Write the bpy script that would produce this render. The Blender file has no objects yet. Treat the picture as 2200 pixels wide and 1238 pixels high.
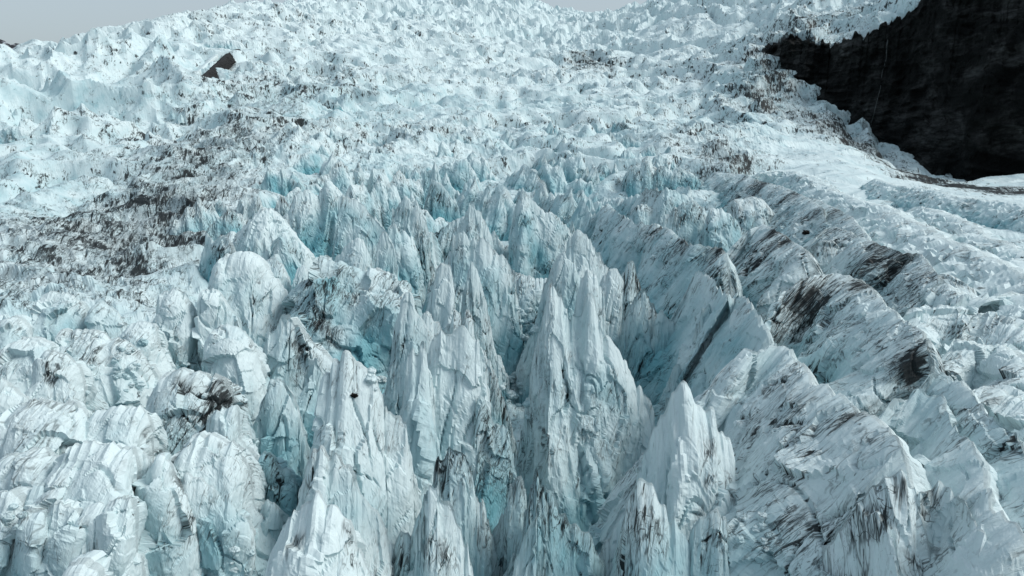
import bpy, math, random
import numpy as np

# ------------------------------------------------------------------ camera
CZ = 40.0
PITCH = math.radians(13.0)
HFOV = math.radians(68.0)
F = 1100.0 / math.tan(HFOV / 2)
sc = bpy.context.scene
cam_d = bpy.data.cameras.new("camera")
cam = bpy.data.objects.new("camera", cam_d)
sc.collection.objects.link(cam)
cam.location = (0, 0, CZ)
cam.rotation_euler = (math.pi / 2 - PITCH, 0, 0)
cam_d.sensor_width = 36.0
cam_d.lens = 18.0 / math.tan(HFOV / 2)
cam_d.clip_end = 20000.0
sc.camera = cam

# ------------------------------------------------------------------ world, sun, exposure
SUN_EL, SUN_AZ = math.radians(44), math.radians(98)      # azimuth clockwise from +Y: from the right, a little behind
world = bpy.data.worlds.new("World")
sc.world = world
world.use_nodes = True
wn = world.node_tree
for n in list(wn.nodes):
    wn.nodes.remove(n)
sky = wn.nodes.new("ShaderNodeTexSky")
sky.sky_type = 'NISHITA'
sky.sun_disc = False
sky.sun_elevation = SUN_EL
sky.sun_rotation = SUN_AZ
sky.air_density = 1.0
sky.dust_density = 3.2
sky.ozone_density = 1.0
hs = wn.nodes.new("ShaderNodeHueSaturation")
hs.inputs['Saturation'].default_value = 0.72
bg = wn.nodes.new("ShaderNodeBackground")
bg.inputs['Strength'].default_value = 0.064
wo = wn.nodes.new("ShaderNodeOutputWorld")
wn.links.new(sky.outputs[0], hs.inputs['Color'])
ov = wn.nodes.new("ShaderNodeMix")          # thin even overcast over the clear sky
ov.data_type = 'RGBA'
ov.inputs[0].default_value = 0.45
ov.inputs[7].default_value = (4.9, 5.95, 6.6, 1)
wn.links.new(hs.outputs[0], ov.inputs[6])
wn.links.new(ov.outputs[2], bg.inputs['Color'])
wn.links.new(bg.outputs[0], wo.inputs['Surface'])
sun_d = bpy.data.lights.new("sun", 'SUN')
sun_d.energy = 1.25
sun_d.angle = math.radians(20)
sun_d.color = (1.0, 0.965, 0.93)
sun = bpy.data.objects.new("sun", sun_d)
sc.collection.objects.link(sun)
sun.rotation_euler = (math.pi / 2 - SUN_EL, 0, math.pi - SUN_AZ)
sc.view_settings.view_transform = 'Standard'
sc.view_settings.look = 'None'
sc.view_settings.exposure = 0.95
sc.view_settings.gamma = 1.0
sc.cycles.diffuse_bounces = 6
sc.cycles.max_bounces = 8

rng = np.random.default_rng(7)
random.seed(7)
f32 = np.float32

# ------------------------------------------------------------------ noise
_P = rng.permutation(4096).astype(np.int32)
_P = np.concatenate([_P, _P])
_G = rng.normal(size=(4096, 3)).astype(f32)
_G /= np.linalg.norm(_G, axis=1, keepdims=True)
_R = rng.random((4096, 4)).astype(f32)


def _hash(i, j, k):
    return _P[(_P[(_P[i & 4095] + j) & 4095] + k) & 4095]


def _perlin(x, y, z):
    xi = np.floor(x).astype(np.int32); yi = np.floor(y).astype(np.int32); zi = np.floor(z).astype(np.int32)
    xf = x - xi; yf = y - yi; zf = z - zi
    u = xf * xf * xf * (xf * (xf * 6 - 15) + 10)
    v = yf * yf * yf * (yf * (yf * 6 - 15) + 10)
    w = zf * zf * zf * (zf * (zf * 6 - 15) + 10)

    def g(a, b, c):
        q = _G[_hash(xi + a, yi + b, zi + c)]
        return q[:, 0] * (xf - a) + q[:, 1] * (yf - b) + q[:, 2] * (zf - c)
    x00 = g(0, 0, 0); x00 += u * (g(1, 0, 0) - x00)
    x10 = g(0, 1, 0); x10 += u * (g(1, 1, 0) - x10)
    x01 = g(0, 0, 1); x01 += u * (g(1, 0, 1) - x01)
    x11 = g(0, 1, 1); x11 += u * (g(1, 1, 1) - x11)
    y0 = x00 + v * (x10 - x00)
    y1 = x01 + v * (x11 - x01)
    return (y0 + w * (y1 - y0)) * 1.6


def noise(x, y, z):
    """gradient noise, about -1..1"""
    x = np.asarray(x, f32); y = np.asarray(y, f32); z = np.asarray(z, f32)
    out = np.empty(x.shape, f32)
    n = 200000
    xr, yr, zr, o = x.ravel(), y.ravel(), z.ravel(), out.ravel()
    for a in range(0, xr.size, n):
        o[a:a + n] = _perlin(xr[a:a + n], yr[a:a + n], zr[a:a + n])
    return o.reshape(x.shape)


def fbm(x, y, z, octv=4, gain=0.5, lac=2.03):
    s = 0; a = 1.0
    for o in range(octv):
        s = s + a * noise(x, y, z)
        x = x * lac + 11.3; y = y * lac - 7.1; z = z * lac + 3.7
        a *= gain
    return s


def ridged(x, y, z, octv=4, gain=0.5, lac=2.03):
    s = 0; a = 1.0; w = 1.0
    for o in range(octv):
        n = 1 - np.abs(noise(x, y, z)) * 1.35
        n = np.clip(n, 0, 1) ** 2
        s = s + a * n * w
        w = np.clip(n * 1.4, 0.15, 1)
        x = x * lac + 5.3; y = y * lac - 17.1; z = z * lac + 13.7
        a *= gain
    return s


def facets(x, y, z):
    """nearest jittered cell: (tilted-plane value, distance to the border)"""
    x = np.asarray(x, f32).ravel(); y = np.asarray(y, f32).ravel(); z = np.asarray(z, f32).ravel()
    val = np.empty(x.size, f32); edge = np.empty(x.size, f32)
    n = 200000
    for a in range(0, x.size, n):
        X, Y, Z = x[a:a + n], y[a:a + n], z[a:a + n]
        bx = np.floor(X - 0.5).astype(np.int32); by = np.floor(Y - 0.5).astype(np.int32); bz = np.floor(Z - 0.5).astype(np.int32)
        d1 = np.full(X.size, 99, f32); d2 = np.full(X.size, 99, f32); v = np.zeros(X.size, f32)
        for i in (0, 1):
            for j in (0, 1):
                for k in (0, 1):
                    h = _hash(bx + i, by + j, bz + k)
                    r = _R[h]
                    dx = X - (bx + i + 0.15 + 0.7 * r[:, 0]); dy = Y - (by + j + 0.15 + 0.7 * r[:, 1]); dz = Z - (bz + k + 0.15 + 0.7 * r[:, 2])
                    d = dx * dx + dy * dy + dz * dz
                    g = _G[(h * 7 + 13) & 4095]
                    pv = 0.55 * (r[:, 3] - 0.5) + 1.0 * (g[:, 0] * dx + g[:, 1] * dy + g[:, 2] * dz)
                    m = d < d1
                    d2 = np.where(m, d1, np.minimum(d2, d))
                    d1 = np.where(m, d, d1)
                    v = np.where(m, pv, v)
        val[a:a + n] = v
        edge[a:a + n] = np.sqrt(d2) - np.sqrt(d1)
    return val, edge


def smooth(e0, e1, x):
    t = np.clip((x - e0) / (e1 - e0), 0, 1)
    return t * t * (3 - 2 * t)


# ------------------------------------------------------------------ survey helpers: a bearing on the photograph -> a point of the place
CP, SP = math.cos(PITCH), math.sin(PITCH)


def ray(px, py):
    a = (px - 1100.0) / F; b = -(py - 619.0) / F
    return np.array([a, CP + b * SP, -SP + b * CP])


def at_y(px, py, Y):
    r = ray(px, py)
    return np.array([0, 0, CZ]) + r * (Y / r[1])


def at_z(px, py, z):
    r = ray(px, py)
    return np.array([0, 0, CZ]) + r * ((z - CZ) / r[2])


# ------------------------------------------------------------------ the large shape of the glacier bed (between the seracs)
_ctl = []
for px, py, d in [
    # left: dirty trough, then the icefall lobe above it
    (-150, 690, 150), (0, 690, 150), (0, 600, 200), (0, 450, 335), (0, 345, 470), (0, 318, 520), (0, 270, 570), (0, 200, 660), (0, 150, 800), (0, 175, 1000), (0, 230, 1500),
    (-150, 330, 480), (-150, 190, 760), (-150, 215, 950), (-150, 260, 1500),
    (250, 560, 240), (250, 420, 370), (250, 320, 520), (250, 230, 640), (250, 130, 800), (250, 84, 960), (250, 104, 1200), (250, 140, 1800),
    (500, 430, 350), (500, 330, 480), (500, 240, 640), (500, 150, 860), (500, 74, 1080), (500, 36, 1250), (500, 56, 1550), (500, 100, 2300),
    (750, 240, 660), (750, 150, 930), (750, 60, 1400), (750, 12, 1700), (750, 36, 2300),
    (1100, 205, 900), (1100, 150, 1150), (1100, 100, 1450), (1100, 10, 2050), (1100, 34, 2700),
    (1330, 210, 880), (1330, 150, 1120), (1330, 80, 1500), (1350, 38, 1900), (1350, 70, 2500),
    (1500, 300, 620), (1500, 230, 800), (1500, 150, 1000), (1500, 70, 1250), (1500, -5, 1500), (1500, -10, 2300),
    (1620, 330, 520), (1620, 250, 680), (1620, 180, 800), (1620, 140, 860),
    (1800, 400, 340), (1800, 330, 500), (1800, 292, 640), (1800, 280, 700),
    (2000, 470, 265), (2000, 410, 400), (2000, 398, 540), (2000, 392, 600),
    (2200, 520, 210), (2200, 430, 340), (2200, 398, 470), (2200, 392, 540),
    (2350, 480, 240), (2350, 408, 430), (2350, 392, 540),
]:
    p = at_y(px, py, d)
    _ctl.append(p)
for px, d, z in [
    (-100, 35, -9), (0, 60, -8), (0, 100, -5), (300, 45, -11), (300, 100, -8), (300, 160, -6),
    (600, 45, -20), (600, 90, -18), (600, 150, -12), (600, 260, -8), (560, 330, 0),
    (850, 40, -27), (850, 120, -26), (850, 230, -22), (850, 330, -10), (850, 440, 3), (850, 560, 14),
    (1100, 40, -29), (1100, 120, -28), (1100, 250, -24), (1100, 330, -13), (1100, 420, 1), (1100, 540, 12), (1100, 700, 29),
    (1350, 40, -29), (1350, 120, -27), (1350, 220, -19), (1350, 330, -8), (1350, 450, 7), (1350, 600, 20),
    (1650, 40, -23), (1650, 100, -22), (1650, 200, -12), (1650, 330, 0),
    (1950, 40, -20), (1950, 90, -16), (1950, 170, -6), (2250, 60, -13), (2250, 110, -7),
]:
    p = at_y(px, 700, d); p[2] = z
    _ctl.append(p)
_ctl = np.array(_ctl)


def _pol(x, y):
    return np.arctan2(x, y), np.log(np.hypot(x, y)) * 0.42


_ca, _cl = _pol(_ctl[:, 0], _ctl[:, 1])
_ct = (_ctl[:, 2] - CZ) / np.hypot(_ctl[:, 0], _ctl[:, 1])


def _tps(r2):
    return 0.5 * r2 * np.log(r2 + 1e-9)


_n = len(_ctl)
_A = np.zeros((_n + 3, _n + 3))
_A[:_n, :_n] = _tps((_ca[:, None] - _ca) ** 2 + (_cl[:, None] - _cl) ** 2) + np.eye(_n) * 2e-4
_A[:_n, _n] = 1; _A[:_n, _n + 1] = _ca; _A[:_n, _n + 2] = _cl
_A[_n:, :_n] = _A[:_n, _n:].T
_W = np.linalg.solve(_A, np.concatenate([_ct, [0, 0, 0]]))

# foot and rim of the rock cliff (bearing, distance, and rim height come from the photograph)
CL_PX = [1600, 1625, 1650, 1682, 1750, 1830, 1900, 1950, 2020, 2080, 2140, 2200, 2400]
CL_FOOT = [128, 140, 178, 222, 250, 272, 305, 335, 365, 382, 374, 368, 366]
CL_RIM = [124, 114, 100, 92, 100, 88, 42, 4, -45, -70, -80, -90, -120]
CL_Y = [905, 880, 850, 810, 760, 715, 680, 650, 615, 590, 575, 560, 540]


def floor_z(x, y):
    sh = np.shape(x)
    x = np.asarray(x, float).ravel(); y = np.asarray(y, float).ravel()
    a, l = _pol(x, y)
    t = _W[_n] + _W[_n + 1] * a + _W[_n + 2] * l
    for i in range(_n):
        t = t + _W[i] * _tps((a - _ca[i]) ** 2 + (l - _cl[i]) ** 2)
    z = CZ + t * np.hypot(x, y)
    # the upper ice resting on the cliff
    px = 1100 + np.tan(a) * CP * F * 1.0
    px = 1100 + (x / np.maximum(y, 1)) * F * 1.0
    yc = np.interp(px, CL_PX, CL_Y)
    rim = np.interp(px, CL_PX, CL_RIM)
    b = -(rim - 619.0) / F
    zr = CZ + (yc + 34) * (-SP + b * CP) / (CP + b * SP)
    zb = zr + (y - yc - 34) * 0.30
    k = smooth(20, 44, y - yc) * smooth(1585, 1640, px)
    z = z * (1 - k) + zb * k
    # behind the skyline the surface levels out
    return z.reshape(sh)


# ------------------------------------------------------------------ materials
def new_mat(name):
    m = bpy.data.materials.new(name)
    m.use_nodes = True
    nt = m.node_tree
    for n in list(nt.nodes):
        nt.nodes.remove(n)
    out = nt.nodes.new("ShaderNodeOutputMaterial")
    bs = nt.nodes.new("ShaderNodeBsdfPrincipled")
    nt.links.new(bs.outputs[0], out.inputs['Surface'])
    return m, nt, bs


class NT:
    def __init__(s, nt):
        s.nt = nt

    def link(s, a, b):
        if isinstance(a, (int, float)):
            b.default_value = a
        elif isinstance(a, tuple):
            b.default_value = a
        else:
            s.nt.links.new(a, b)

    def math(s, op, a, b=0.0, c=None, clamp=False):
        n = s.nt.nodes.new("ShaderNodeMath"); n.operation = op; n.use_clamp = clamp
        s.link(a, n.inputs[0]); s.link(b, n.inputs[1])
        if c is not None:
            s.link(c, n.inputs[2])
        return n.outputs[0]

    def attr(s, name, vec=False):
        n = s.nt.nodes.new("ShaderNodeAttribute"); n.attribute_name = name
        return n.outputs['Vector' if vec else 'Fac']

    def scale(s, v, xyz):
        n = s.nt.nodes.new("ShaderNodeVectorMath"); n.operation = 'MULTIPLY'
        s.link(v, n.inputs[0]); n.inputs[1].default_value = xyz
        return n.outputs[0]

    def noise(s, v, sc_, det=4, rough=0.55, dist=0.0):
        n = s.nt.nodes.new("ShaderNodeTexNoise")
        s.link(v, n.inputs['Vector']); n.inputs['Scale'].default_value = sc_
        n.inputs['Detail'].default_value = det; n.inputs['Roughness'].default_value = rough
        n.inputs['Distortion'].default_value = dist
        return n.outputs['Fac']

    def ramp(s, v, lo, hi, a=0.0, b=1.0):
        n = s.nt.nodes.new("ShaderNodeMapRange"); n.interpolation_type = 'SMOOTHSTEP'
        s.link(v, n.inputs['Value'])
        n.inputs['From Min'].default_value = lo; n.inputs['From Max'].default_value = hi
        n.inputs['To Min'].default_value = a; n.inputs['To Max'].default_value = b
        return n.outputs['Result']

    def mix(s, f, a, b):
        n = s.nt.nodes.new("ShaderNodeMix"); n.data_type = 'RGBA'
        s.link(f, n.inputs[0]); s.link(a, n.inputs[6]); s.link(b, n.inputs[7])
        return n.outputs[2]

    def pos(s):
        return s.nt.nodes.new("ShaderNodeNewGeometry").outputs['Position']

    def bump(s, h, strength, dist, normal=None):
        n = s.nt.nodes.new("ShaderNodeBump")
        s.link(h, n.inputs['Height']); n.inputs['Strength'].default_value = strength
        n.inputs['Distance'].default_value = dist
        if normal is not None:
            s.link(normal, n.inputs['Normal'])
        return n.outputs[0]


def ice_material():
    m, nt, bs = new_mat("glacier_ice")
    N = NT(nt)
    P = N.pos()
    fall = N.attr("fall", True)          # metres along the crest, metres down the fall line, size
    dirt = N.attr("dirt"); crust = N.attr("crust"); crack = N.attr("crack")
    # weathered white crust over dense blue ice; crest highlight and base shade painted in
    n0 = N.noise(P, 0.10, 4, 0.55, 0.4)
    n1 = N.noise(N.scale(fall, (0.55, 0.12, 1.0)), 1.0, 4, 0.6, 0.3)
    cr = N.math('ADD', crust, N.math('MULTIPLY', N.math('SUBTRACT', n0, 0.5), 1.1))
    cr = N.math('ADD', cr, N.math('MULTIPLY', N.math('SUBTRACT', n1, 0.5), 0.35))
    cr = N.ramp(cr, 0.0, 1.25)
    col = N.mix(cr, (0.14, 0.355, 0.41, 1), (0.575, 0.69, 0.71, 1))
    # grey film of fine silt
    n2 = N.noise(N.scale(fall, (0.5, 0.10, 1.0)), 1.3, 5, 0.62, 0.6)
    film = N.math('MULTIPLY', N.ramp(N.math('ADD', n2, N.math('MULTIPLY', dirt, 0.45)), 0.68, 1.02), 0.5)
    col = N.mix(film, col, (0.115, 0.146, 0.155, 1))
    # black silt in streaks along the fall line
    n3 = N.noise(N.scale(fall, (1.3, 0.22, 1.0)), 1.0, 5, 0.66, 1.0)
    n3b = N.noise(P, 0.085, 3, 0.55)
    zone = N.math('MULTIPLY', N.math('SUBTRACT', n3b, 0.5), 0.6)
    lev = N.math('ADD', N.math('ADD', n3, N.math('MULTIPLY', dirt, 0.25)), N.math('ADD', zone, N.math('MULTIPLY', crack, 0.16)))
    st = N.ramp(lev, 0.755, 0.845)
    col = N.mix(N.math('MULTIPLY', st, 0.95), col, (0.0065, 0.0095, 0.0105, 1))
    # thin dark lines: silt caught in cracks and foliation
    for (sc_l, w_, dist, lo, hi, amt) in (((0.36, 0.085, 1.0), 0.022, 0.6, 0.50, 0.76, 0.8), ((1.1, 0.24, 1.0), 0.034, 0.7, 0.58, 0.84, 0.7), ((0.13, 0.2, 1.0), 0.007, 1.1, 0.56, 0.76, 0.8)):
        nl = N.noise(N.scale(fall, sc_l), 1.0, 4, 0.58, dist)
        ln = N.ramp(N.math('ABSOLUTE', N.math('SUBTRACT', nl, 0.5)), 0.0, w_ * 1.15, 1.0, 0.0)
        gt = N.ramp(N.math('ADD', N.math('ADD', N.noise(P, 0.22, 4, 0.62), zone), N.math('MULTIPLY', dirt, 0.36)), lo, hi)
        col = N.mix(N.math('MULTIPLY', N.math('MULTIPLY', ln, gt), amt), col, (0.013, 0.021, 0.024, 1))
    # short dark flecks
    n5 = N.noise(N.scale(fall, (3.2, 0.7, 1.0)), 1.0, 4, 0.6, 0.8)
    fk = N.ramp(N.math('ADD', n5, N.math('ADD', N.math('MULTIPLY', dirt, 0.22), zone)), 0.71, 0.82)
    col = N.mix(N.math('MULTIPLY', fk, 0.7), col, (0.02, 0.024, 0.026, 1))
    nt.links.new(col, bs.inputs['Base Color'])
    bs.inputs['Roughness'].default_value = 0.62
    bs.inputs['Specular IOR Level'].default_value = 0.18
    b1 = N.bump(N.noise(P, 1.1, 6, 0.6), 0.4, 0.2)
    rg = N.math('ABSOLUTE', N.math('SUBTRACT', N.noise(N.scale(fall, (1.5, 0.3, 1.0)), 1.0, 5, 0.6, 0.8), 0.5))
    b2 = N.bump(rg, 0.6, 0.5, b1)
    nt.links.new(b2, bs.inputs['Normal'])
    return m


def rock_material(name, dark, light, streak):
    m, nt, bs = new_mat(name)
    N = NT(nt)
    P = N.pos()
    rot = nt.nodes.new("ShaderNodeVectorRotate"); rot.rotation_type = 'Y_AXIS'; rot.inputs['Angle'].default_value = 0.3
    nt.links.new(P, rot.inputs['Vector'])
    P = rot.outputs[0]
    a = N.noise(N.scale(P, (1, 1, 1.3)), 0.022, 8, 0.65, 0.8)
    b = N.noise(N.scale(P, (0.5, 0.5, 3.2)), 0.09, 8, 0.7, 0.8)
    f = N.math('MULTIPLY', N.ramp(a, 0.44, 0.68), N.ramp(b, 0.32, 0.66))
    col = N.mix(f, dark, light)
    nt.links.new(col, bs.inputs['Base Color'])
    bs.inputs['Roughness'].default_value = 0.85
    bs.inputs['Specular IOR Level'].default_value = 0.12
    nt.links.new(N.bump(N.noise(N.scale(P, (0.6, 0.6, 3.0)), 0.2, 8, 0.7), 1.0, 4.0), bs.inputs['Normal'])
    return m


ICE = ice_material()
ROCK = rock_material("cliff_rock", (0.0065, 0.008, 0.008, 1), (0.095, 0.1, 0.1, 1), 0)
STONE = rock_material("dark_stone", (0.012, 0.011, 0.010, 1), (0.05, 0.045, 0.042, 1), 0)


def simple_mat(name, c, rough=0.6):
    m, nt, bs = new_mat(name)
    N = NT(nt)
    n = N.noise(N.pos(), 0.4, 5, 0.6)
    col = N.mix(n, tuple(v * 0.75 for v in c) + (1,), tuple(min(1, v * 1.25) for v in c) + (1,))
    nt.links.new(col, bs.inputs['Base Color'])
    bs.inputs['Roughness'].default_value = rough
    return m


# ------------------------------------------------------------------ mesh helpers
def link_mesh(name, V, faces, mat, attrs=None):
    me = bpy.data.meshes.new(name)
    V = np.ascontiguousarray(V, f32)
    faces = np.ascontiguousarray(faces, np.int32)
    nf, k = faces.shape
    me.vertices.add(len(V)); me.vertices.foreach_set("co", V.ravel())
    me.loops.add(nf * k); me.loops.foreach_set("vertex_index", faces.ravel())
    me.polygons.add(nf)
    me.polygons.foreach_set("loop_start", np.arange(nf, dtype=np.int32) * k)
    me.polygons.foreach_set("loop_total", np.full(nf, k, np.int32))
    me.polygons.foreach_set("use_smooth", np.zeros(nf, bool))
    for an, arr in (attrs or {}).items():
        if arr.ndim == 2:
            at = me.attributes.new(an, 'FLOAT_VECTOR', 'POINT')
            at.data.foreach_set("vector", np.ascontiguousarray(arr, f32).ravel())
        else:
            at = me.attributes.new(an, 'FLOAT', 'POINT')
            at.data.foreach_set("value", np.ascontiguousarray(arr, f32))
    me.update(calc_edges=True)
    me.validate()
    me.materials.append(mat)
    o = bpy.data.objects.new(name, me)
    sc.collection.objects.link(o)
    return o


def grid_faces(nu, nv, flip=False):
    i = np.arange(nu - 1)[:, None] * nv + np.arange(nv - 1)[None, :]
    i = i.ravel()
    q = np.stack([i, i + 1, i + nv + 1, i + nv], 1)
    return q[:, ::-1] if flip else q


def tag(o, label=None, cat=None, group=None, kind=None):
    if label: o["label"] = label
    if cat: o["category"] = cat
    if group: o["group"] = group
    if kind: o["kind"] = kind


# ------------------------------------------------------------------ glacier surface
def build_ground():
    na, nd = 660, 900
    az = np.linspace(-0.80, 0.80, na)
    ld = np.concatenate([np.linspace(math.log(20), math.log(330), 240, endpoint=False),
                         np.linspace(math.log(330), math.log(2750), nd - 240)])
    A, L = np.meshgrid(az, ld, indexing='ij')
    D = np.exp(L)
    X = D * np.sin(A); Y = D * np.cos(A)
    Z = floor_z(X, Y)
    far = smooth(230, 520, D)
    # broken ice: warped ridges, stretched a little across the flow
    wx = X + 9 * noise(X / 30, Y / 30, X * 0 + 1.5)
    wy = Y + 9 * noise(X / 30, Y / 30, X * 0 + 9.5)
    r1 = ridged(wx / 64, wy / 30, X * 0 + 2.2, 6, 0.58)
    r2 = ridged(wx / 17, wy / 13, X * 0 + 7.7, 3, 0.5)
    fv, fe = facets(wx / 11, wy / 9, Z / 12)
    fv = fv.reshape(X.shape); fe = fe.reshape(X.shape)
    b = fbm(X / 150, Y / 110, X * 0 + 4.4, 3)
    px = 1100 + X / np.maximum(Y, 1) * F
    snowy = smooth(1560, 1720, px) * smooth(240, 300, D) * (1 - smooth(620, 760, D))
    left = (1 - smooth(450, 650, px)) * smooth(110, 170, D)
    rough = np.maximum(0.35 + 0.65 * far, 0.75 * left) * (1 - 0.6 * snowy)
    big = smooth(900, 1700, D)
    lobe = (1 - smooth(380, 560, px)) * smooth(500, 580, D) * (1 - smooth(900, 1050, D))
    rough = rough * (1 - 0.45 * lobe)
    calm = smooth(-0.35, 0.45, noise(X / 190, Y / 150, X * 0 + 71) + 0.4 * noise(X / 60, Y / 50, X * 0 + 72))
    rough = rough * (1 - far * (1 - calm) * 0.65)
    # icefall benches: risers and treads that break and rejoin
    per = 21.0 + 14 * big
    tt = Z / per + 0.9 * fbm(X / 120, Y / 90, X * 0 + 12.4, 3) + 0.30 * noise(X / 22, Y / 22, X * 0 + 31)
    fr = tt - np.floor(tt)
    ter = (smooth(0.0, 0.42, fr) - fr) * per * far * (1 - 0.7 * snowy)
    Z = Z + 1.1 * ter
    r3 = ridged(X / 9, Y / 11, Z / 9, 3, 0.6)
    r4 = ridged((X + 0.4 * Y) / 95, Y / 140, X * 0 + 3.3, 3, 0.5)
    Z = Z + rough * ((r1 - 0.85) * (5 + 6 * big) + (r2 - 0.7) * (1.5 + 1.0 * big) + (r3 - 0.7) * (0.8 + 0.6 * big) + fv * (0.8 + 0.3 * big) + b * 3 * (1 + 2 * big)) + lobe * 27 * (r4 - 0.8)
    near = 1 - smooth(150, 300, D)
    Z = Z + near * (1.2 * fbm(X / 4, Y / 4, X * 0, 3) + 0.5 * fv)
    # silt: heavy in the left trough, medium at the cliff foot and across the icefall steps
    def blob(p, d, sp, sd, a):
        return a * np.exp(-((px - p) / sp) ** 2 - ((L - math.log(d)) / sd) ** 2)
    dirt = (0.24 - 0.10 * smooth(550, 800, D) + 0.22 * b + blob(40, 270, 360, 0.46, 0.40) + blob(330, 330, 200, 0.30, 0.38) + blob(480, 450, 150, .22, .36) + blob(590, 600, 120, .18, .25)
            + blob(2060, 480, 130, 0.10, 1.9) + blob(2180, 415, 90, 0.06, 1.2) + blob(1950, 560, 100, 0.09, 1.5) + blob(1810, 660, 100, .1, .9)
            + blob(1720, 930, 160, .1, .45) + blob(1640, 780, 110, 0.18, 0.6) + blob(1260, 1150, 60, .12, .7) + blob(1560, 430, 80, .2, .5) + blob(620, 760, 260, .2, .3)
            - blob(1000, 2000, 600, .35, .25) - 0.22 * snowy)
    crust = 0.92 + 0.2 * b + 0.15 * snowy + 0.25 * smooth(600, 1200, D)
    crack = np.clip(1 - fe * 6, 0, 1) * 0.5 + np.clip(0.9 - r1, 0, 1) * 0.5 + 0.5 * far * smooth(.05, .2, fr) * (1 - smooth(.3, .45, fr))
    S = np.stack([X / (1 + D / 400), Z * 1.3 / (1 + D / 900), Y * 0.3 / (1 + D / 400)], -1)
    o = link_mesh("glacier", np.stack([X, Y, Z], -1).reshape(-1, 3), grid_faces(na, nd, True), ICE,
                  {"dirt": dirt.ravel(), "crust": crust.ravel(), "crack": crack.ravel(), "fall": S.reshape(-1, 3)})
    tag(o, "broken white and grey glacier surface climbing into an icefall", kind="structure")


build_ground()


# ------------------------------------------------------------------ rock cliff, waterfall, far mountain
def build_cliff():
    nu, nv = 420, 170
    px = np.linspace(1604, 2390, nu)
    Yc = np.interp(px, CL_PX, CL_Y)
    foot = np.interp(px, CL_PX, CL_FOOT); rim = np.interp(px, CL_PX, CL_RIM)
    bf = -(foot - 619) / F; br = -(rim - 619) / F
    x = (px - 1100) / F
    z0 = CZ + Yc * (-SP + bf * CP) / (CP + bf * SP) - 25
    Yr = Yc + 30
    z1 = CZ + Yr * (-SP + br * CP) / (CP + br * SP)
    z1 = z1 + 2 + np.minimum(1, (z1 - z0) / 80) * (6 * fbm(px / 38, px * 0, px * 0 + 2, 4, 0.6) + 5 * facets(px / 14, px * 0, px * 0)[0])
    v = np.linspace(0, 1, nv)
    face = np.clip(v / 0.82, 0, 1); back = np.clip((v - 0.82) / 0.18, 0, 1)
    Y = Yc[:, None] + 30 * face[None] ** 1.3 + 160 * back[None]
    Z = z0[:, None] + (z1 - z0)[:, None] * face[None] + 14 * back[None]
    # bearing kept per column; x from camera-free world line of the foot
    X = (x[:, None] / (CP + bf[:, None] * SP)) * (Yc[:, None]) + (x[:, None]) * (Y - Yc[:, None])
    amp = np.minimum(1, (z1 - z0) / 60)[:, None] * (1 - back[None])
    d = 13 * fbm(X / 45, Z / 60, Y / 45, 4) + 6 * ridged(X / 40 + Z / 60, (Z + 0.25 * X) / 12, Y / 40, 5)
    fv, fe = facets(X / 9, Z / 6, Y / 9)
    d = (d + 2.2 * fv.reshape(X.shape)) * amp
    Y = Y - d * 0.9; X = X - d * 0.4
    o = link_mesh("cliff", np.stack([X, Y, Z], -1).reshape(-1, 3), grid_faces(nu, nv, False), ROCK)
    tag(o, "tall black wet rock cliff above the right edge of the glacier", kind="structure")
    return np.stack([X, Y, Z], -1), px


CLIFF, CLPX = build_cliff()


def build_waterfall():
    pts = []
    for px, f in [(1886, 0.80), (1884, 0.70), (1886, 0.62), (1880, 0.55), (1879, 0.46), (1876, 0.38), (1872, 0.30), (1868, 0.24), (1870, 0.17), (1871, 0.12)]:
        i = int(np.argmin(abs(CLPX - px))); j = int(f * 169)
        pts.append(CLIFF[i, j] + np.array([-0.8, -1.8, 0]))
    pts = np.array(pts)
    t = np.linspace(0, len(pts) - 1, 60)
    P = np.stack([np.interp(t, range(len(pts)), pts[:, k]) for k in range(3)], 1)
    w = 0.18 + 0.75 * np.abs(noise(t * 1.7, t * 0, t * 0 + 3)) 
    ang = np.linspace(0, 2 * math.pi, 9)
    V = P[:, None, :] + np.stack([np.cos(ang)[None] * w[:, None], np.sin(ang)[None] * w[:, None] * 0.6, np.zeros((60, 9))], -1)
    o = link_mesh("waterfall", V.reshape(-1, 3), grid_faces(60, 9), simple_mat("falling_water", (0.045, 0.055, 0.055), 0.4))
    tag(o, "thin grey waterfall running down the black cliff", "waterfall")


build_waterfall()


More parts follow.
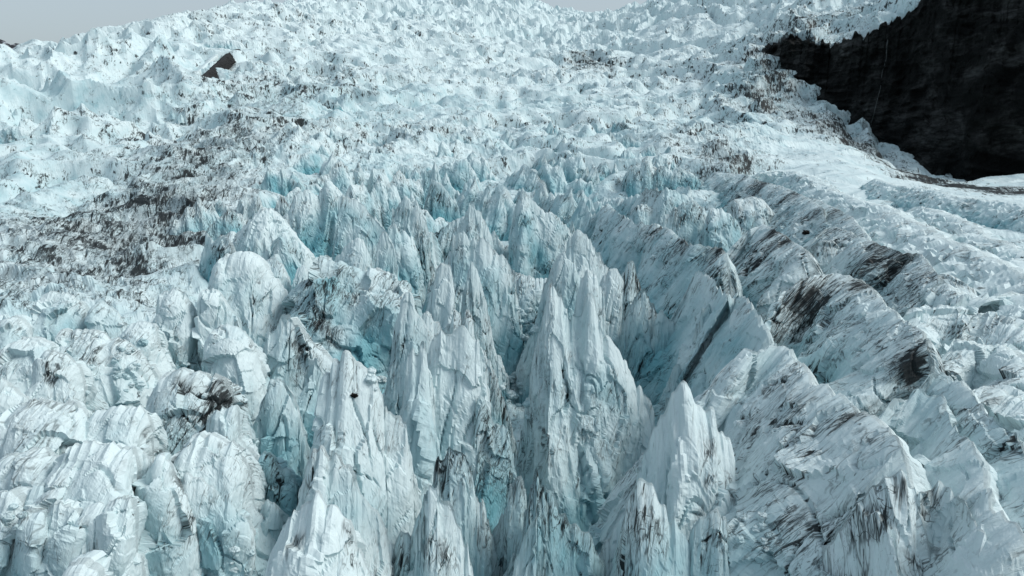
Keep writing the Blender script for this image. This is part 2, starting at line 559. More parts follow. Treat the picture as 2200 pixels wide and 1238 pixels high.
def build_mountain():
    crest = [(-160, 60), (-90, 40), (-50, 70), (0, 84), (12, 92), (30, 96), (45, 92), (58, 94), (66, 102), (80, 120), (100, 150)]
    C = np.array([at_y(a, b, 3900) for a, b in crest])
    t = np.linspace(0, len(C) - 1, 160)
    C = np.stack([np.interp(t, range(len(C)), C[:, k]) for k in range(3)], 1)
    C[:, 2] += 6 * noise(C[:, 0] / 25, C[:, 0] * 0, C[:, 0] * 0)
    v = np.linspace(-1, 1, 61)
    Z = C[:, 2][:, None] - np.abs(v)[None] ** 1.1 * 330
    Y = C[:, 1][:, None] + v[None] * 420
    X = C[:, 0][:, None] + 0 * v[None]
    d = 26 * ridged(X / 90, Y / 140, Z / 90, 5, 0.55) * np.clip(np.abs(v) * 6, 0, 1)[None]
    Z = Z + d - 12 * np.clip(np.abs(v) * 6, 0, 1)[None]
    m, nt, bs = new_mat("far_rock_and_snow")
    N = NT(nt)
    P = N.pos()
    f = N.ramp(N.noise(N.scale(P, (1, 1, 2.2)), 0.02, 7, 0.7, 0.6), 0.52, 0.60)
    nt.links.new(N.mix(f, (0.018, 0.022, 0.028, 1), (0.42, 0.47, 0.52, 1)), bs.inputs['Base Color'])
    bs.inputs['Roughness'].default_value = 0.9
    o = link_mesh("mountain", np.stack([X, Y, Z], -1).reshape(-1, 3), grid_faces(160, 61, True), m)
    tag(o, "dark distant mountain ridge with snow patches", kind="structure")


build_mountain()

# ------------------------------------------------------------------ seracs
FINS = []


def prep_fin(name, label, cat, group, pts, z=12.0, z1=None, Y=None, dd=0.0, cf=0.36, cb=0.36, q=1.0, dirt=0.3, crust=0.55,
             flute=1.0, facet=1.0, rag=1.0, spots=(), base=None, deep=2.0, butk=1.0, thick=None, dens=1.0, crest3=None, mat=None, shear=0.25):
    if crest3 is not None:
        C = np.array(crest3, float)
    else:
        pts = np.array(pts, float)
        if z1 is not None:
            s = np.concatenate([[0], np.cumsum(np.hypot(*np.diff(pts, axis=0).T))]); s /= s[-1]
            it = int(np.argmin(pts[:, 1] + 0.0 * pts[:, 0]))
            ie = len(pts) - 1
            while ie > it + 1 and (pts[ie, 1] - pts[ie - 1, 1]) > 1.8 * abs(pts[ie, 0] - pts[ie - 1, 0]):
                ie -= 1
            C = [at_z(p[0], p[1], z + (z1 - z) * k) for p, k in zip(pts, s)]
            for i in range(len(pts)):
                if i < it:
                    C[i] = at_y(pts[i, 0], pts[i, 1], C[it][1] - 0.02 * (pts[it, 0] - pts[i, 0]))
                elif i > ie:
                    C[i] = at_y(pts[i, 0], pts[i, 1], C[ie][1] - 0.02 * (pts[i, 0] - pts[ie, 0]))
            C = np.array(C)
        else:
            i = int(np.argmin(pts[:, 1]))
            if Y is None:
                Y = at_z(pts[i, 0], pts[i, 1], z)[1]
            C = np.array([at_y(p[0], p[1], Y + dd * (p[0] - pts[i, 0]) / 100.0) for p in pts])
    g = floor_z(C[:, 0], C[:, 1]) - deep
    Hc = max(C[:, 2].max() - np.median(g), 2.0)
    ext = []
    for e, inner in ((0, min(3, len(C) - 1)), (-1, max(-4, -len(C)))):
        hh = C[e, 2] - g[e]
        if hh > 0.12 * Hc and thick is None:
            dr = C[e, :2] - C[inner, :2]
            dr = dr / (np.linalg.norm(dr) + 1e-6)
            kk = 0.30 if z1 is None else 0.55
            ext.append((e, [np.array([*(C[e, :2] + dr * hh * a * kk), C[e, 2] - hh * b]) for a, b in ((.3, .14), (.62, .42), (.86, .72), (1.0, 1.0))]))
    for e, pp in ext:
        C = np.concatenate([np.array(pp)[::-1], C]) if e == 0 else np.concatenate([C, np.array(pp)])
    mid = C.mean(0)
    pxm = F / max(np.hypot(mid[0], mid[1]), 1) * (1024 / 2200.0)         # picture pixels per metre
    seg = np.linalg.norm(np.diff(C, axis=0), axis=1)
    s = np.concatenate([[0], np.cumsum(seg)])
    nu = int(np.clip(s[-1] * pxm / 1.35 * dens, 14, 300))
    u = np.linspace(0, s[-1], nu)
    P = np.stack([np.interp(u, s, C[:, k]) for k in range(3)], 1)
    # soften the traced corners a little, then roughen the crest
    Pc = P.copy()
    for _ in range(2):
        Pc[1:-1] = 0.25 * Pc[:-2] + 0.5 * Pc[1:-1] + 0.25 * Pc[2:]
    P = Pc
    sd = (hash(label) % 1000) if False else (sum(ord(c) * (i + 3) for i, c in enumerate(label)) % 997)
    fl = floor_z(P[:, 0], P[:, 1]) - deep if base is None else np.full(nu, float(base))
    if thick is not None:
        fl = P[:, 2] - thick
    H = max(P[:, 2].max() - np.median(fl), 2.0) if thick is None else thick
    P[:, 2] += rag * H * (0.030 * (0.6 - 2 * np.abs(noise(u / (0.12 * H), u * 0 + sd, u * 0))) + 0.020 * (0.6 - 2 * np.abs(noise(u / (0.05 * H), u * 0 + sd, u * 0 + 5)))
                          - 0.045 * np.clip(noise(u / (0.08 * H), u * 0 + sd, u * 0 + 9) - 0.25, 0, 1))
    # the raggedness of the crest dies out down the faces
    kw = max(int(nu * (0.055 if q < 1.3 else 0.08)), 1)
    ker = np.hanning(2 * kw + 3)[1:-1]; ker /= ker.sum()
    Zs = np.convolve(np.concatenate([np.full(kw, P[0, 2]), P[:, 2], np.full(kw, P[-1, 2])]), ker, 'valid')
    dz = P[:, 2] - Zs
    h = np.maximum(Zs - fl, 0.4)
    # direction across the crest
    T = P[:, :2].copy()
    k = max(nu // 4, 2)
    Tp = np.concatenate([np.repeat(T[:1], k, 0), T, np.repeat(T[-1:], k, 0)])
    tang = np.stack([Tp[2 * k:, i] - Tp[:-2 * k, i] for i in (0, 1)], 1)
    chord = T[-1] - T[0]
    tang = tang + chord[None] * 0.6
    tang /= np.linalg.norm(tang, axis=1, keepdims=True) + 1e-9
    nrm = np.stack([tang[:, 1], -tang[:, 0]], 1)
    if (nrm * -T).sum() < 0:
        nrm = -nrm
    hpx = np.percentile(h, 85) * pxm * math.hypot(1, max(cf, 0.2))
    nf = int(np.clip(hpx / 1.5 * dens, 8, 170)); nb = max(nf // 3, 6)
    # profile by arc length
    vv = np.linspace(0, 1, 200)
    if q >= 1:
        off, drop = vv, vv ** q
    else:
        off, drop = vv ** (1 / q), vv

    def prof(n, c):
        a = np.concatenate([[0], np.cumsum(np.hypot(np.diff(off) * c, np.diff(drop)))]); a /= a[-1]
        tt = np.linspace(0, 1, n + 1)
        return np.interp(tt, a, off), np.interp(tt, a, drop)
    of, df = prof(nf, cf); ob, db = prof(nb, cb)
    offs = np.concatenate([-ob[:0:-1], of]); drops = np.concatenate([db[:0:-1], df])
    nv = len(offs)
    lean = 0.7 * math.sin(sd * 1.7)
    uu = u[:, None] + lean * h[:, None] * drops[None] + np.sign(offs)[None] * 37.0
    but = 0.90 + butk * 0.42 * (1 - 2.2 * np.abs(noise(uu / (0.46 * H) + sd, uu * 0, uu * 0 + sd * 0.37))) + butk * 0.14 * (1 - 2.2 * np.abs(noise(uu / (0.17 * H) + sd, uu * 0, uu * 0 + 3)))
    but = np.clip(but, 0.35, 1.7)
    hs = np.maximum(h, 0.30 * H * np.minimum(1, np.minimum(u, u[-1] - u) / (0.12 * H) + 0.25))   # ends keep some thickness
    w = np.where(offs[None] < 0, cb, cf) * hs[:, None] * but * offs[None]
    V = np.empty((nu, nv, 3))
    V[..., 0] = P[:, None, 0] + nrm[:, None, 0] * w
    V[..., 1] = P[:, None, 1] + nrm[:, None, 1] * w
    arc = np.sqrt((h[:, None] * drops[None]) ** 2 + w ** 2)
    V[..., 2] = Zs[:, None] - h[:, None] * drops[None] + dz[:, None] * np.exp(-(arc / (0.16 * H)) ** 1.3)
    du = np.gradient(V, axis=0); dv = np.gradient(V, axis=1)
    Nn = np.cross(du, dv)
    Nn /= np.linalg.norm(Nn, axis=-1, keepdims=True) + 1e-9
    # outward: away from the crest plane
    sgn = np.sign((Nn[..., 0] * nrm[:, None, 0] + Nn[..., 1] * nrm[:, None, 1]) * offs[None])
    flip = np.median(sgn[:, -3:]) < 0
    if flip:
        Nn = -Nn
    l = np.sqrt((h[:, None] * drops[None]) ** 2 + w ** 2)
    side = np.sign(offs)[None] + 0 * l
    S = np.stack([u[:, None] + 0 * l + sd * 3.1 + shear * l, l + sd * 1.7, side * 40.0 + sd], -1)
    top = np.clip(np.abs(offs)[None] * 5 + 0 * l, 0, 1)
    FINS.append(dict(name=name, label=label, cat=cat, group=group, V=V, N=Nn, S=S, top=top, H=H, nu=nu, nv=nv, flip=flip, spots=spots,
                     dirt=dirt, crust=crust, flute=flute, facet=facet, drops=drops[None] + 0 * l, mat=mat, sd=sd, pxm=pxm, frac=np.abs(offs)[None] + 0 * l))


def finish_fins():
    if not FINS:
        return
    cat = lambda k: np.concatenate([f[k].reshape(-1) for f in FINS])
    V = np.concatenate([f['V'].reshape(-1, 3) for f in FINS]).astype(f32)
    Nn = np.concatenate([f['N'].reshape(-1, 3) for f in FINS]).astype(f32)
    S = np.concatenate([f['S'].reshape(-1, 3) for f in FINS]).astype(f32)
    cnt = [f['nu'] * f['nv'] for f in FINS]
    rep = lambda k: np.repeat(np.array([f[k] for f in FINS], f32), cnt)
    H = rep('H'); sd = rep('sd'); flu = rep('flute'); fac = rep('facet')
    top = cat('top').astype(f32); drops = cat('drops').astype(f32)
    sc_ = np.clip(H / 26.0, 0.28, 1.0)                       # size of the features follows the size of the serac
    x, y, z = V[:, 0] / sc_, V[:, 1] / sc_, V[:, 2] / sc_
    s, l, sz = S[:, 0] / sc_, S[:, 1] / sc_, S[:, 2]
    d = 1.2 * noise(x / 12, y / 12, z / 18)
    d += 0.3 * noise(x / 4.5, y / 4.5, z / 8)
    wob = 1.2 * noise(x / 6, y / 6, z / 9)
    fl1 = 1 - np.abs(noise((s + wob) / 4.6, l / 22, sz)) * 1.8
    fl2 = 1 - np.abs(noise((s + wob) / 1.35, l / 9, sz + 3)) * 1.8
    fl3 = 1 - np.abs(noise((s + 0.5 * wob) / 0.6, l / 4, sz + 6)) * 1.8
    d += flu * (0.55 * fl1 + 0.20 * fl2 + 0.07 * fl3 - 0.3)
    sl = flu > 0.8
    fv, fe = facets(np.where(sl, (s + 1.0 * wob) / 5.0, x / 6.0 + 0.2 * wob), np.where(sl, l / 9.5 + 0.2 * wob, y / 6.0), np.where(sl, sz, z / 6.0))
    d += fac * np.where(sl, 0.7, 1.8) * fv
    fv2, fe2 = facets(np.where(sl, s / 2.1, x / 2.5), np.where(sl, l / 4.2, y / 2.5), np.where(sl, sz + 5, z / 2.5))
    d += fac * np.where(sl, 0.17, 0.17) * fv2
    fv3, fe3 = facets(np.where(sl, s / 0.9, x / 1.0), np.where(sl, l / 1.7, y / 1.0), np.where(sl, sz + 9, z / 1.0))
    d += fac * 0.06 * fv3
    d += 0.07 * ridged(x / 1.6, y / 1.6, z / 2.4, 3, 0.6)
    # fractures that run obliquely down the faces
    n = noise((s * 0.9 + 0.7 * wob) / 5.5, l / 16, sz + 11)
    cr = np.clip(1 - np.abs(n) / 0.05, 0, 1) * smooth(-0.1, 0.25, noise(x / 9, y / 9, z / 9 + 40))
    n = noise(s / 15, (l + 2 * wob) / 6.5, sz + 21)
    cr2 = np.clip(1 - np.abs(n) / 0.045, 0, 1) * smooth(0.1, 0.4, noise(x / 8, y / 8, z / 8 + 80))
    crack = np.maximum(cr, cr2)
    d -= 0.75 * crack
    amp = sc_ * (0.22 + 0.78 * top)
    V2 = V + Nn * (d * amp)[:, None]
    # gullies collect silt
    gul = np.clip(0.35 - fl1 * 0.5, 0, 1) * 0.9 + np.clip(0.12 - fe, 0, 0.12) * 3 * np.clip(fac, 0, 1)
    crackA = np.clip(crack * 1.0 + gul, 0, 1.4)
    dirt = rep('dirt') + 0.16 * noise(x / 14, y / 14, z / 14 + 9)
    crust = rep('crust') + 0.34 - 0.92 * drops ** 0.85 + 0.35 * noise(x / 7, y / 7, z / 10 + 31)  # paints crest highlight and darker feet as shade, besides the weathered ice colour
    a = 0
    for f, c in zip(FINS, cnt):
        v = V2[a:a + c]
        dr = dirt[a:a + c].copy()
        for (px, py, rm, st) in f['spots']:
            # a stain: find where that bearing meets this serac, then spread it over the ice around that point
            w = v - np.array([0, 0, CZ], f32)
            dep = w[:, 1] * CP - w[:, 2] * SP
            qx = 1100 + F * w[:, 0] / dep
            qy = 619 - F * (w[:, 1] * SP + w[:, 2] * CP) / dep
            i = int(np.argmin((qx - px) ** 2 + (qy - py) ** 2 + 0.3 * (dep - dep.min())))
            e = np.linalg.norm((v - v[i]) / np.array([1, 1, 2.2], f32), axis=1) / (rm * 0.7)
            dr += 0.66 * st * np.exp(-e * e)
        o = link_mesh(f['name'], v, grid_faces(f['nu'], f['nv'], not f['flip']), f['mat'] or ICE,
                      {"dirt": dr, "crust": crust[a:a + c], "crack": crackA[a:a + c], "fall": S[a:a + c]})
        tag(o, f['label'], f['cat'], f['group'])
        a += c


G_MID = "sharp seracs in the middle of the glacier"
G_LEFT = "ice blocks on the left of the glacier"
G_RIGHT = "long ice ridges on the right of the glacier"
G_ROWS = "rows of small seracs below the icefall"


def P(s):
    return [tuple(float(v) for v in p.split(",")) for p in s.split()]


def spire(label, s, **k):
    a = dict(cf=0.31, cb=0.29, q=1.0, dirt=0.22, crust=0.55, butk=.8)
    a.update(k)
    prep_fin("serac", label, "serac", G_MID, P(s), **a)


def block(label, s, **k):
    a = dict(z=8.0, cf=0.74, cb=0.42, q=1.8, dirt=0.11, crust=0.78, flute=0.12, facet=1.0, rag=0.8, butk=.4)
    a.update(k)
    prep_fin("ice_block", label, "ice block", G_LEFT, P(s), **a)


def ridge(label, s, **k):
    a = dict(z=12.0, cf=0.52, cb=0.45, q=1.2, dirt=0.24, crust=0.9, butk=.55, flute=.79, facet=.6, rag=.7)
    a.update(k)
    prep_fin("ice_ridge", label, "ice ridge", G_RIGHT, P(s), **a)


# --- middle
spire("bright white front spire with a notched triple tip and a black stone on its face", "632,1190 640,1108 670,990 690,920 692,870 698,828 712,803 723,784 731,790 740,774 752,780 760,795 768,787 785,800 818,845 833,905 873,918 884,1003 890,1068 886,1140 892,1250",
      z=13, crust=.95, dirt=0.04, cf=0.42, flute=.85, butk=.6, spots=((760, 1120, 1.6, 1.5),))
spire("rounded white lobe at the bottom edge in front of the notched triple tipped spire", "585,1250 590,1205 600,1166 620,1135 638,1110 660,1085 678,1066 705,1090 735,1120 765,1165 785,1238", z=7, crust=.98, dirt=.05, cf=0.39, q=1.5, flute=.85, butk=.6,
      spots=((640, 1170, 1.5, 1.5), (752, 1145, 1.6, 1.6)))
spire("low hollowed buttress on the left flank of the notched triple tipped spire", "640,1110 655,1040 672,990 690,962 720,985 755,1010 765,1060", z=6, crust=.9, dirt=.05, cf=0.31)
spire("pale spire with a knob like a snowman head on its tip", "822,850 830,836 842,780 846,720 853,688 866,668 861,648 868,632 876,627 885,634 889,650 888,663 901,683 913,703 926,725 934,780 945,860", z=12, crust=.8, dirt=.08, cf=0.27, rag=.4)
spire("twin bladed white fin in front of the snowman headed spire", "864,880 868,833 872,795 876,770 887,755 895,765 903,740 911,746 918,750 921,783 930,850 940,940", z=11, crust=.85, dirt=.03, cf=0.31)
spire("broad smooth white fin with a ragged flat crest beside the twin bladed fin", "906,900 916,800 922,752 935,735 948,719 958,731 972,728 975,719 991,708 1004,716 1016,718 1028,734 1038,795 1048,870 1056,960", z=12, crust=.9, dirt=.06, cf=0.36, butk=.5)
spire("grey streaked lower slab below the broad smooth fin", "905,1100 918,1050 935,1005 965,965 1000,985 1020,1040 1045,1120 1065,1195 1095,1260", z=6, crust=.5, dirt=.42, cf=0.35, spots=((935, 985, 1.6, .8),))
spire("small sharp blade at the bottom edge between the bright front spire and the dark crevasse", "908,1250 912,1170 917,1100 916,1055 921,1045 927,1040 941,1063 956,1088 973,1113 993,1148 1008,1190 1016,1250", z=7, crust=.75, dirt=.25, cf=0.28, spots=((945, 1150, .9, .9), (950, 1190, 1, .8)))
spire("thin ice splinter beside the small sharp blade at the bottom edge", "890,1240 891,1180 893,1136 898,1112 901,1101 904,1115 907,1136 913,1188 923,1223 930,1250", z=4, crust=.7, dirt=.15, cf=0.16, cb=0.16)
spire("thin dirty wall beside the dark crevasse right of the broad smooth fin", "1012,980 1022,910 1030,864 1040,872 1052,898 1070,912 1090,930 1102,980 1110,1060 1114,1150", z=3, crust=.4, dirt=.45, cf=0.23, shear=.5)
spire("front block of the tall stepped central peak with a squared left corner", "950,720 957,640 965,590 970,535 975,498 985,500 1003,510 1022,522 1040,520 1058,538 1070,551 1084,548 1092,572 1108,596 1112,640 1122,720 1130,800", z=13, crust=.75, dirt=.2, cf=0.33, flute=1.3, spots=((985, 530, 2, .7),))
spire("pointed back tip of the tall stepped central peak", "970,540 988,480 1003,455 1013,433 1027,448 1040,475 1056,515 1066,570", z=13, crust=.8, dirt=.15)
spire("narrow buttress low on the front of the tall stepped central peak", "975,790 988,690 1000,610 1013,566 1030,602 1045,660 1060,750", z=8, crust=.7, dirt=.15, cf=0.28)
spire("small white thumb shaped pinnacle left of the tall stepped central peak", "903,720 916,675 928,636 936,612 939,588 950,573 960,580 968,577 971,596 965,622 963,660 968,700", z=9, crust=.9, dirt=.1, cf=0.23)
spire("row of small brown streaked teeth below the thumb shaped pinnacle", "900,740 908,690 918,676 930,692 948,702 962,692 975,677 986,671 993,688 1003,671 1012,677 1017,730", z=7, crust=.7, dirt=.4, cf=0.23)
spire("tall knife blade with a blue left wall between two deep crevasses", "838,600 841,520 843,445 850,456 858,443 867,430 875,422 886,440 895,432 905,455 916,475 923,505 926,560 940,600 942,660", z=13, crust=.7, dirt=.25, cf=0.23, spots=((900, 500, 3, .5),))
spire("slim twin blade behind and right of the tall knife blade", "903,520 911,450 920,408 930,388 945,395 958,411 972,432 985,446 992,490", z=12, crust=.55, dirt=.3, cf=0.23)
spire("flat leaf shaped blue slab left of the tall knife blade", "804,640 806,570 812,522 822,503 830,501 841,520 850,548 855,580 857,630", z=8, crust=.5, dirt=.08, cf=0.17, cb=0.17)
spire("square shouldered wall of ice left of the leaf shaped slab", "719,580 724,490 728,424 745,422 760,430 775,438 792,456 813,482 832,505 844,560", z=13, crust=.7, dirt=.2, cf=0.30)
spire("low white pyramid at the foot of the square shouldered wall", "706,590 725,548 755,522 766,512 779,521 792,548 804,590", z=5, crust=.7, dirt=.2, cf=0.39)
spire("big pyramid with a black streaked left face and a long descending right crest", "1100,1060 1120,930 1133,865 1143,785 1158,728 1170,660 1176,627 1184,622 1193,632 1200,645 1206,641 1214,657 1225,693 1232,690 1243,708 1262,712 1278,716 1295,730 1313,745 1335,778 1355,810 1380,848 1397,866 1405,896 1408,960 1414,1060",
      z=14, crust=.85, dirt=.24, butk=.45, cf=.42, flute=1.1, spots=((1222, 770, 1.2, .6), (1212, 840, 1.2, .5), (1310, 850, 1.0, .5)))
spire("clean white pinnacle rising behind the big pyramid", "1212,780 1226,695 1245,665 1260,641 1268,636 1279,652 1290,690 1296,740 1304,790", z=13, crust=.85, dirt=.08)
spire("pointed pale serac directly behind the clean white pinnacle", "1232,700 1242,640 1251,605 1266,586 1277,597 1285,608 1295,628 1298,672 1304,740", z=12, crust=.75, dirt=.1)
spire("egg shaped spire at the front right with a smooth white top and ribbed right flank", "1368,1080 1384,965 1408,925 1421,890 1446,850 1461,831 1480,838 1507,870 1524,892 1540,925 1558,948 1573,980 1577,1018 1588,1066 1590,1140 1612,1178 1634,1210", z=12, crust=.9, dirt=.18, cf=0.44, q=1.2, butk=.5, spots=((1525, 960, 1.6, .9), (1530, 1090, 1.6, .7), (1500, 1110, 1.2, .6)))
spire("dirty banded pyramid at the bottom edge in front of the egg shaped spire", "1322,1270 1332,1205 1338,1153 1348,1100 1360,1062 1382,1041 1395,1052 1406,1067 1414,1069 1427,1092 1442,1124 1464,1154 1488,1192 1508,1240", z=6, crust=.62, dirt=.3, cf=0.40, butk=.5, spots=((1390, 1135, 1.8, .6),))
spire("stubby ribbed serac under the egg shaped spire at the bottom edge", "1470,1230 1483,1155 1494,1127 1520,1110 1542,1102 1552,1120 1562,1165 1568,1240", z=3, crust=.55, dirt=.45, cf=0.31)
spire("dark ribbed sloping fin at the foot of the big pyramid", "1120,1180 1132,1100 1145,1040 1155,1012 1165,1040 1183,1078 1208,1108 1233,1136 1246,1160 1262,1155 1280,1192 1304,1250", z=5, crust=.4, dirt=.5, cf=0.28)
spire("leaning dirty sliver at the bottom edge beside the dark crevasse", "1090,1270 1106,1215 1125,1165 1145,1130 1156,1117 1152,1165 1146,1260", z=2, crust=.4, dirt=.5, cf=0.20, cb=0.20)
spire("small grey stump above the leaning dirty sliver", "1082,1110 1096,1052 1106,1034 1118,1038 1126,1064 1130,1120", z=2, crust=.4, dirt=.45, cf=0.23)
spire("long fluted ridge with a stepped crest right of the central crevasse", "1086,620 1095,520 1102,460 1112,425 1122,408 1133,420 1143,432 1160,450 1175,461 1193,462 1208,480 1228,502 1242,545 1250,610", z=13, crust=.75, dirt=.2, cf=0.36, flute=1.3)
spire("rounded fin with a curved right edge beside the long fluted ridge", "1208,600 1221,522 1236,500 1248,500 1262,512 1288,548 1300,570 1309,592 1316,650", z=11, crust=.75, dirt=.25, cf=0.33)
spire("pale front fin at the foot of the long fluted ridge", "1145,720 1166,620 1190,570 1211,547 1228,566 1248,597 1258,680", z=9, crust=.75, dirt=.12, cf=0.31)
spire("long wall like ridge with black debris along the right end of its crest", "1256,520 1272,466 1290,452 1304,443 1333,465 1360,480 1410,486 1435,498 1470,520 1495,533 1530,537 1550,540 1561,556 1566,605 1572,670", z=12, z1=10, crust=.6, dirt=.38, cf=0.43, q=1.2, spots=((1420, 500, 5, .8), (1475, 525, 6, 1.1), (1540, 545, 4, 1.0)))
spire("streaked triangular fin behind the debris topped wall like ridge", "1408,510 1428,466 1460,440 1485,437 1502,441 1521,460 1539,494 1558,530 1564,590", z=12, crust=.65, dirt=.38, cf=0.39)
spire("small rounded grey fin right of the streaked triangular fin", "1510,500 1525,452 1545,449 1564,460 1580,473 1592,495 1598,550", z=11, crust=.55, dirt=.45, cf=0.39, q=1.4)
spire("smooth little dome left of the leaning white tooth", "1278,700 1290,622 1303,592 1316,579 1328,586 1338,610 1350,680", z=10, crust=.75, dirt=.1, cf=0.31)
spire("leaning white tooth with a black dirt stripe beneath it", "1318,680 1334,595 1345,575 1355,566 1364,580 1369,606 1386,645 1402,690 1412,740", z=11, crust=.75, dirt=.3, cf=0.31, spots=((1375, 620, 2.5, 1.0),))
spire("arched ridge with a scalloped crest above the blue hollow", "1462,720 1478,630 1493,585 1512,597 1535,614 1552,628 1562,646 1585,633 1602,650 1618,666 1634,700 1652,716 1668,760", z=11, z1=10.5, crust=.65, dirt=.3, cf=0.47)
spire("squat pale block under the scalloped arched ridge", "1540,790 1554,715 1575,672 1600,680 1620,692 1640,722 1645,780", z=9, crust=.75, dirt=.15, cf=0.35, q=1.4)
spire("leaning serac with a blue hollow left of the squat pale block", "1470,800 1492,715 1510,668 1525,663 1540,685 1549,722 1560,790", z=8, crust=.6, dirt=.4, cf=0.33)
spire("dirty column of ice in the hollow between the big pyramid and the leaning serac", "1322,830 1342,695 1365,640 1385,625 1398,650 1415,678 1421,725 1420,820", z=7, crust=.5, dirt=.45, cf=0.33)
spire("small forked serac deep in the blue hollow", "1396,760 1407,682 1422,667 1435,690 1450,700 1462,692 1469,735 1470,810", z=4, crust=.55, dirt=.15, cf=0.27)
spire("short pointed fragment at the mouth of the blue hollow", "1428,880 1443,802 1458,782 1466,802 1466,870", z=0, crust=.55, dirt=.2, cf=0.27)
# --- left of the middle
block("long white dome with fine parallel grooves above the striped dome", "494,560 508,502 535,475 560,450 585,449 613,475 638,508 663,542 682,590", z=11, cf=0.58, q=1.6, flute=1.2, crust=.95, dirt=.15)
block("striped white dome with a blue undercut left end", "458,640 466,576 485,552 510,545 535,545 556,558 577,590 602,615 622,645 636,700", z=10, cf=0.58, q=1.6, flute=1.3, crust=.98, dirt=.12, spots=((545, 650, 2, .8),))
block("tilted white slab below the striped dome", "428,750 433,662 437,624 456,621 478,637 492,660 507,684 518,740", z=9, cf=0.40, q=1.4, crust=.95, dirt=.08)
block("thick slab with a dirty overhang above a dark gap", "450,790 459,716 470,702 500,700 525,710 545,740 560,790 568,850", z=8, cf=0.50, q=1.8, crust=.9, dirt=.2)
block("stout upright column of white ice left of the tilted slab", "334,750 335,672 345,632 362,622 385,621 405,632 416,660 423,730", z=9, cf=0.40, q=1.8, crust=.85, dirt=.12)
block("wide grey block with black debris in its seams above the notched spire", "626,690 639,622 655,605 668,586 688,557 708,562 742,565 765,583 801,585 840,592 865,600 880,615 892,680", z=9, cf=0.72, q=1.9, crust=.6, dirt=.42, facet=1.8, spots=((690, 700, 3, 1.0), (720, 740, 3, .9)))
block("spiky serac with ragged left edge and black seams", "564,890 571,800 569,745 578,722 590,702 604,672 618,670 632,688 645,715 665,740 690,762 715,790 724,850", z=8, cf=0.36, q=1.3, crust=.75, dirt=.35, spots=((640, 750, 1.8, .8),))
block("fluted grey pillar below the spiky serac", "541,1030 552,935 566,868 576,850 584,816 600,813 616,832 640,870 656,935 668,1020", z=5, cf=0.30, q=1.3, crust=.55, dirt=.28, flute=1.2)
block("narrow pillar between the fluted grey pillar and the notched spire", "626,980 639,865 650,805 665,773 682,770 695,802 702,865 704,960", z=6, cf=0.29, q=1.3, crust=.55, dirt=.2)
block("blue tinged column at the bottom edge left of the white lobe", "534,1260 547,1125 556,1042 565,983 582,980 600,1008 625,1015 635,1045 636,1120 630,1230", z=2, cf=0.29, q=1.4, crust=.4, dirt=.2)
block("small shadowed column at the very bottom beside the white lobe", "518,1270 538,1185 552,1112 570,1076 590,1085 608,1120 612,1200 610,1270", z=-1, cf=0.29, q=1.4, crust=.35, dirt=.15)
# --- left foreground
block("bright block with a saw toothed left edge", "120,1090 127,1020 125,988 142,972 160,955 185,953 215,945 250,955 285,968 292,1000 290,1080", z=9, crust=.95, dirt=.06, cf=0.72)
block("white column at the bottom left with a small black hole in it", "62,1280 84,1175 100,1112 108,1083 130,1077 155,1090 176,1115 181,1175 180,1280", z=6, cf=0.36, q=1.7, crust=.85, dirt=.05, spots=((138, 1140, .6, 1.4),))
block("broad smooth column right of the white column with the black hole", "154,1280 170,1200 183,1130 200,1095 250,1077 283,1066 291,1100 295,1150 302,1195 308,1270", z=6, cf=0.36, q=1.8, crust=.85, dirt=.05)
block("fan shaped block with a black stained right side", "292,1270 296,1155 300,1070 325,1010 345,984 368,995 376,1030 395,1065 415,1095 440,1155 464,1250", z=7, cf=0.43, q=1.6, crust=.8, dirt=.2, spots=((430, 1110, 2.4, 1.0), (470, 1180, 2.0, 1.2), (385, 1030, 1.2, .9)))
block("slim upright piece wedged left of the fan shaped block", "280,1090 289,1012 303,975 315,980 322,1000 316,1045 310,1090", z=7, cf=0.22, cb=0.29, q=1.3, crust=.85, dirt=.15)
block("long leaning finger of ice across a black gap", "392,1030 398,1022 412,1027 446,1042 488,1070 520,1105 542,1150 552,1220", z=4.5, cf=0.20, cb=0.29, q=1.5, crust=.7, dirt=.12, flute=.6)
block("pitted block above the leaning finger", "384,1050 392,976 410,950 432,935 465,942 500,950 522,970 533,995 543,1040 550,1100", z=7, cf=0.50, crust=.75, dirt=.25)
block("small cube of ice resting on the black seam", "436,950 448,917 460,895 472,882 508,874 513,890 514,945", z=6, cf=0.43, q=2, crust=.75, dirt=.12)
block("wide block covered in crossing black cracks", "322,960 332,852 355,815 378,799 420,800 460,812 480,825 497,855 508,920", z=8, cf=0.68, q=1.9, crust=.85, dirt=.42, spots=((390, 840, 2, .9), (480, 850, 3, .9)))
block("flat topped block between the cracked block and the big white dome", "196,960 204,897 230,880 270,875 310,880 325,905 333,935 334,1000", z=8, cf=0.65, crust=.9, dirt=.2)
block("big white dome at the left edge with thin curved cracks", "-30,960 -8,910 25,888 70,862 125,865 163,871 185,890 200,920 208,980", z=9, cf=0.79, crust=.95, dirt=.26)
block("cliffed lump with two brown stains on its face", "70,860 79,782 95,758 120,756 150,765 172,790 182,822 184,880", z=10, cf=0.50, crust=.95, dirt=.1, spots=((105, 810, 1.2, 1.2), (130, 800, 1.0, .9)))
block("rounded lump touching the left edge above the cliffed lump", "-40,830 -5,765 30,735 60,725 90,728 110,745 118,800", z=9, crust=.9, dirt=.05)
block("low whaleback with a dirty crack along its lower side", "118,780 137,713 170,708 205,712 250,724 285,738 310,760 336,810", z=9, crust=.95, dirt=.14, spots=((200, 775, 2, .9),))
block("low knob on the left edge at the end of the dirty trough", "-30,750 3,692 40,683 62,700 80,750", z=8, crust=.75, dirt=.15)
block("hummock bordering the dirty trough left of the upright column", "78,710 89,642 110,628 140,628 165,640 185,660 198,710", z=9, crust=.75, dirt=.2)
